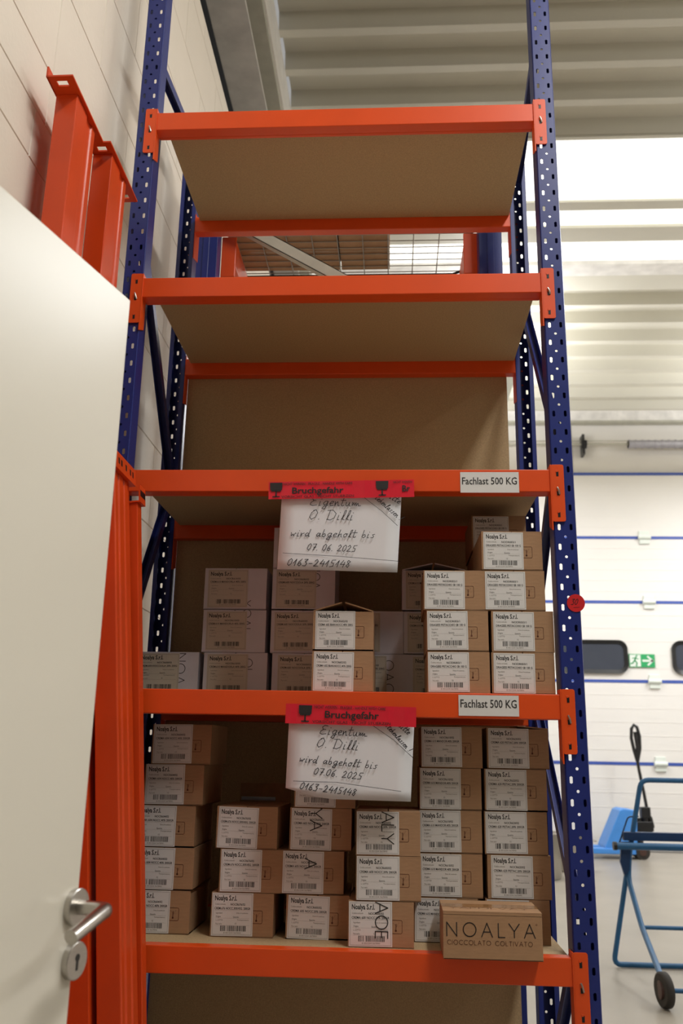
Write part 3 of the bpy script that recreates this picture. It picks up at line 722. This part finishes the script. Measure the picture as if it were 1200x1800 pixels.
# the front NOALYA carton lies across the beam
p0 = P(779, 1688, 1, -.05); p1 = P(955, 1688, 1, -.05)
cw = p1.x - p0.x; ch = .0935
root = empty('carton', ((p0.x + p1.x) / 2, -.05, ZB[4] + .0004), .0, label='brown carton with large wordmark overhanging the front edge of the lowest shelf', category='carton', group=GB)
b = MB(); t = .003; dd = .15
b.box(-cw/2, cw/2, 0, t, 0, ch, CARD); b.box(-cw/2, cw/2, dd - t, dd, 0, ch, CARD); b.box(-cw/2, -cw/2 + t, t, dd - t, 0, ch, CARD); b.box(cw/2 - t, cw/2, t, dd - t, 0, ch, CARD); b.box(-cw/2, cw/2, 0, dd, 0, t, CARD)
b.box(-cw/2, cw/2, 0, dd, ch - .006, ch - .0032, CARD_IN); b.obj('carton_body', parent=root, bevel=.001)
for k in (0, 1):
    b = MB(); b.box(-cw/2, cw/2, 0, dd/2 - .0008, 0, .0028, CARD); o = b.obj('flap', parent=root, loc=(0, 0, ch)); 
    if k: o.location = (0, dd, ch); o.rotation_euler = (0, 0, PI)
    else: o.rotation_euler = (.0, 0, 0)
b = MB(); b.box(-cw/2, cw/2, dd/2 - .022, dd/2 + .022, ch + .0029, ch + .0032, TAPECLEAR); b.obj('packing_tape', parent=root)
b = MB(); T = Matrix.Translation((0, 0, ch + .0036))
caps(b, 'YAPOLVAY', -cw/2 + .016, .030, .022, .0012, BROWNINK, T, gap=.25)
b.obj('flap_print', parent=root)
b = MB(); T = T_front(-cw/2, -.0006, 0)
x = .0085
for chh, xx in zip('NOALYA', (.008, .0435, .083, .119, .142, .1745)):
    caps(b, chh, xx, .046, .0275, .0021, INK, T)
x = .0085
caps(b, 'CIOCCOLATO COLTIVATO', .009, .0295, .0088, .0009, BROWNINK, T, gap=.33)
b.ribbon([(a[0], a[1]) for a in arc(.201,.073,.0016,.0016,0,2*PI,8)], .0005, BROWNINK, T)
b.obj('printed_wordmark', parent=root)

# ================================================================== loose beams leaning in the corner
def loose_beam(name, base, top, ax, ay, lb, prof, conn):
    """a beam standing on end from base to top; cross-section prof in local (x,y)"""
    a = Vector(base); c = Vector(top); d = (c - a); L_ = d.length; ez = d.normalized()
    ex = Vector((1, 0, 0)); ex = (ex - ez * ex.dot(ez)).normalized(); ey = ez.cross(ex)
    root = empty(name, a, label=lb, category='beam', group='loose orange beams leaning in the corner')
    root.matrix_world = Matrix((ex, ey, ez)).transposed().to_4x4(); root.location = a
    M_ = Matrix((ex, ey, ez)).transposed().to_4x4(); M_.translation = a; root.matrix_world = M_
    b = MB(); b.prism([(x, y, 0) for x, y in prof], (0, 0, L_), ORANGE_OLD); b.obj('beam_profile', parent=root, bevel=.002)
    x0, x1, y0, y1, lip = conn
    b = MB()
    # plate with holes across the beam end, plus a return flange
    def plate(z):
        ny = 5; step = (y1 - y0) / ny; xs = [x0, x0 + (x1-x0)*.30, x0 + (x1-x0)*.70, x1]
        for j in range(ny):
            ya, yb = y0 + j * step, y0 + (j + 1) * step
            b.box(xs[0], xs[1], ya, yb, z, z + .004, ORANGE_OLD); b.box(xs[2], xs[3], ya, yb, z, z + .004, ORANGE_OLD)
            b.box(xs[1], xs[2], ya, ya + step * .32, z, z + .004, ORANGE_OLD); b.box(xs[1], xs[2], yb - step * .32, yb, z, z + .004, ORANGE_OLD)
    plate(L_)
    if lip > 0: b.box(x1 - .004, x1, y0, y1, L_ + .004, L_ + lip, ORANGE_OLD)
    else: b.box(x0, x0 + .004, y0, y1, L_, L_ - lip, ORANGE_OLD)
    if lip > 0:
        for v in (.15, .28, .5, .72, .85):
            yc = y0 + (y1 - y0) * v; b.box(x1 - .0005, x1 + .0004, yc - .005, yc + .005, L_ + lip * .35, L_ + lip * .7, BLACKP)
    b.obj('end_connector', parent=root)
    return root
def stepped(w_, d_, s=.012):    # box profile with a folded step on the seen side
    return [(0, 0), (w_, 0), (w_, d_ * .55), (w_ - s*.4, d_ * .58), (w_ - s*.4, d_ * .8), (w_, d_ * .83), (w_, d_), (0, d_)]
loose_beam('loose_beam', (-.060, -.55, 0), (-.083, -.482, 2.72), 0, 0, 'tall orange beam on end, nearer of the two against the white wall', stepped(.05, .125), (-.003, .058, -.055, .165, -.028))
loose_beam('loose_beam', (-.045, -.33, 0), (-.067, -.272, 2.72), 0, 0, 'tall orange beam on end, farther of the two beside the blue upright', stepped(.05, .12), (.0, .058, -.042, .198, -.028))
gro = [(0, 0), (.050, 0), (.052, .004), (.052, .022), (.048, .026), (.048, .034), (.052, .038), (.052, .066), (.0485, .070), (.0485, .078), (.052, .082), (.052, .104), (.048, .108), (.048, .130), (0, .130)]
loose_beam('loose_beam', (.172, -.205, 0), (-.016, -.200, 1.905), 0, 0, 'short orange grooved beam leaning in front of the left blue upright', gro, (-.004, .062, -.022, .142, .042))
loose_beam('loose_beam', (.112, -.212, 0), (-.072, -.206, 1.80), 0, 0, 'short orange beam beside the door edge, left of the grooved one', [(0, 0), (.05, 0), (.05, .11), (0, .11)], (-.002, .052, -.01, .12, .02))
loose_beam('loose_beam', (.168, -.062, 0), (.004, -.060, 1.865), 0, 0, 'short orange beam almost hidden behind the grooved one', [(0, 0), (.050, 0), (.050, .036), (0, .036)], (-.004, .058, -.004, .044, .045))
# ================================================================== perpendicular pallet rack behind
pr = empty('pallet_rack', (0, .75, 0), label='pallet rack end frame seen through the gap under the topmost shelf', category='rack')
for x in (-.052, .999):
    b = MB(); b.box(x, x + .084, 0, .003, 0, 3.32, BLUE); b.box(x, x + .003, 0, .07, 0, 3.32, BLUE); b.box(x + .081, x + .084, 0, .07, 0, 3.32, BLUE); b.box(x + .03, x + .054, -.004, 0, 0, 3.32, BLUE)
    b.obj('upright', parent=pr, bevel=.002)
def xbrace(x0, z0, x1, z1, m):
    a = Vector((x0, .01, z0)); c = Vector((x1, .01, z1)); d = c - a
    ez = d.normalized(); ey = Vector((0, 1, 0)); ex = ey.cross(ez)
    M_ = Matrix((ex, ey, ez)).transposed().to_4x4(); M_.translation = a
    b = MB(); b.box(-.022, .022, 0, .003, 0, d.length, m, M_); b.box(-.022, -.019, -.0, .03, 0, d.length, m, M_); b.box(.019, .022, -.0, .03, 0, d.length, m, M_); b.obj('brace', parent=pr)
xbrace(.035, 3.235, .998, 2.655, GALVP); xbrace(.998, 2.60, .035, 2.0, GALVP)
for x in (.040, .955):
    b = MB(); b.box(x, x + .045, .074, 2.6, 3.06, 3.17, ORANGE); b.box(x - .006, x + .05, .066, .074, 3.0, 3.17, ORANGE); b.obj('side_beam', parent=pr, bevel=.003)
md = empty('wire_mesh_deck', (0, 0, 3.186), label='zinc wire mesh deck under the cartons behind the rack', category='mesh shelf')
b = MB()
for i in range(10): b.tube([(.078 + i * .098, .80, 0), (.078 + i * .098, 1.13, 0)], .0022, WIRE, 6)
for j in range(8): b.tube([(.05, .80 + j * .046, .004), (.99, .80 + j * .046, .004)], .002, WIRE, 6)
b.obj('mesh_wires', parent=md, kind='stuff')
b = MB(); b.tube([(.05, 1.135, -.004), (.93, 1.135, -.004), (.96, 1.12, 0), (.98, 1.07, .004), (.985, .84, .004)], .006, BLACKP, 8); b.obj('rim', parent=md)
for i, (x0, x1, lb) in enumerate(((.075, .27, 'leftmost'), (.275, .47, 'middle'), (.475, .672, 'rightmost'))):
    t = empty('carton', ((x0 + x1) / 2, .83, 3.194), label='brown carton resting on the wire mesh behind, ' + lb + ' of three', category='carton', group='cartons on the wire mesh deck')
    w_ = x1 - x0; b = MB(); b.box(-w_/2, w_/2, 0, .28, 0, .16, CARD); b.obj('carton_body', parent=t, bevel=.002)
    b = MB(); b.box(-w_/2, w_/2, 0.13, .15, -.0008, 0, TAPECLEAR); b.obj('packing_tape', parent=t)

# ================================================================== things in the hall
# hand pallet truck
jk = empty('pallet_truck', (3.66, 10.2, 0), label='light blue hand pallet truck with black handle by the sectional door', category='pallet truck')
b = MB()
b.prism([(-.25, 0, .06), (.17, 0, .06), (.20, 0, .60), (.03, 0, .62), (-.02, 0, .60), (-.23, 0, .16)], (0, .45, 0), JACK); b.obj('chassis', parent=jk, bevel=.012)
for y in (-.02, .32):
    b = MB(); b.box(-1.35, .15, y, y + .16, .06, .13, JACK); b.obj('fork', parent=jk, bevel=.01)
b = MB(); b.tube([(.24, .0, .09), (.24, .10, .09)], .092, RUBBER, 20); b.tube([(.24, -.006, .09), (.24, .0, .09)], .045, HUB, 14); b.obj('wheel', parent=jk)
b = MB(); b.tube([(.24, .22, .09), (.24, .32, .09)], .092, RUBBER, 20); b.obj('wheel', parent=jk)
b = MB(); b.tube([(.24, .16, .12), (.24, .16, .50)], .055, BLACKP, 14); b.tube([(.33, .16, .26), (.33, .16, .52)], .05, BLACKP, 14); b.box(.16, .42, .08, .24, .34, .46, BLACKP)
b.tube([(.38,.16,.32),(.42,.16,.40),(.40,.16,.50),(.34,.16,.55)], .035, BLACKP, 8); b.box(.28, .40, .10, .22, .50, .64, BLACKP); b.obj('hydraulic_pump', parent=jk, bevel=.008)
b = MB(); b.tube([(.37, .16, .60), (.345, .16, .80), (.30, .16, 1.10), (.285, .16, 1.24)], .021, BLACKP, 10)
loop = [(.285, .16, 1.22), (.25, .16, 1.36), (.225, .16, 1.52), (.235, .16, 1.64), (.27, .16, 1.69), (.31, .16, 1.66), (.335, .16, 1.54), (.33, .16, 1.38), (.29, .16, 1.22)]
b.tube(loop, .022, BLACKP, 10); b.tube([(.28, .16, 1.60), (.30, .16, 1.40), (.288, .16, 1.25)], .026, BLACKP, 8); b.obj('handle', parent=jk)
# stainless stock pots on the floor
def pot(px, py, r, h, lb):
    p = P(px, py, 2, 0); root = empty('stock_pot', (p.x, p.y + r, 0), label=lb, category='pot', group='stock pots on the hall floor')
    b = MB(); n = 36; prof = [(r - .02, 0), (r, .02), (r, h), (r + .012, h), (r + .012, h + .008), (r - .006, h + .008), (r - .006, .03), (0.001, .028)]
    vs = [(a * math.cos(2*PI*k/n), a * math.sin(2*PI*k/n), z) for a, z in prof for k in range(n)]
    fs = [(i*n + k, i*n + (k+1) % n, (i+1)*n + (k+1) % n, (i+1)*n + k) for i in range(len(prof)-1) for k in range(n)]
    b.add(vs, fs, STAINLESS, True); b.obj('pot_body', parent=root)
    for s in (-1, 1):
        b = MB(); b.tube([(s*r, -.06, h*.8), (s*(r+.04), -.05, h*.8), (s*(r+.04), .05, h*.8), (s*r, .06, h*.8)], .008, STAINLESS, 8); b.obj('pot_handle', parent=root)
pot(948, 1549, .28, .46, 'large stainless steel pot on the floor right of the carton stacks')
pot(1018, 1536, .20, .42, 'stainless steel pot on the floor partly behind the right blue upright')

# blue tube trolley
tr = empty('tube_trolley', (2.3, 3.6, 0), label='petrol blue tubular steel trolley on two rubber wheels', category='trolley')
O = Vector((2.3, 3.6, 0))
def q(px, py, y): return P(px, py, 1, y) - O
def fil(pts, r=.04, n=4):
    out = [pts[0]]
    for i in range(1, len(pts) - 1):
        a, c, e = pts[i-1], pts[i], pts[i+1]; ra = (a - c).normalized() * r; re = (e - c).normalized() * r
        for k in range(n + 1):
            t = k / n; out.append((c + ra) * (1-t)**2 + c * 2*t*(1-t) + (c + re) * t*t)
    return out + [pts[-1]]
Yf = 4.05; LEN = 1.35
A1, A2, A3 = q(1126, 1371, Yf), q(1106, 1500, Yf), q(1078, 1688, Yf)
A3.z = .018; A1r = A1 + Vector((LEN, .0, 0)); A3r = A3 + Vector((LEN + .1, 0, 0))
b = MB(); b.tube(fil([A1r, A1, A2, A3, A3r], .05), .0165, CART, 12); b.obj('front_frame', parent=tr)
H1 = q(1104, 1545, Yf); H2 = q(1128, 1630, 3.72); H3 = q(1160, 1712, 3.25); H4 = q(1166, 1735, 3.12)
b = MB(); b.tube(fil([A2, H1, H2, H3, H4], .06), .0165, CART, 12); b.obj('wheel_frame', parent=tr)
off = Vector((LEN * .95, 0, 0))
b = MB(); b.tube(fil([A2 + off, H1 + off, H2 + off, H3 + off, H4 + off], .06), .0165, CART, 12); b.tube(fil([A1r, A2 + off, A3r], .05), .0165, CART, 12); b.obj('wheel_frame', parent=tr)
b = MB(); b.prism([q(1092,1480,4.0), q(1108,1480,4.0), q(1106,1530,4.0), q(1098,1540,4.0), q(1090,1515,4.0)], (0, .025, 0), CARTD); b.obj('pivot_plate', parent=tr)
b = MB(); a = q(1096, 1470, 4.02); b.box(a.x, a.x + LEN, a.y, a.y + .05, a.z - .026, a.z + .026, CARTD); b.obj('flat_bar', parent=tr, bevel=.003)
b = MB(); a = q(1080, 1487, 3.96); b.tube([a, a + Vector((LEN + .06, 0, 0))], .022, CART, 12); b.tube([a - Vector((.01,0,0)), a + Vector((.012,0,0))], .026, BLACKP, 12); b.obj('axle_tube', parent=tr)
b = MB(); b.tube([H2, H2 + off], .012, CART, 10); b.obj('cross_tube', parent=tr)
b = MB(); a = Vector((H4.x + .02, H4.y, .088)); b.tube([a, a + off], .012, CART, 10); b.obj('wheel_axle', parent=tr)
for k in (0, 1):
    c = Vector((H4.x, H4.y, .090)) + off * k
    b = MB(); b.tube([c + Vector((-.018,-.004,0)), c + Vector((-.012,-.003,0)), c + Vector((.018,.004,0)), c + Vector((.024,.005,0))], [.078, .088, .088, .078], RUBBER, 28); w1 = b.obj('wheel', parent=tr)
    b = MB(); b.tube([c + Vector((-.024,0,0)), c + Vector((.03,0,0))], .045, HUB, 20); b.obj('hub', parent=w1)
b = MB(); b.tube(fil([q(1088,1482,4.05), q(1103,1436,4.05), q(1122,1435,4.05)], .02), .005, CARTD, 8); b.obj('hook_wire', parent=tr)
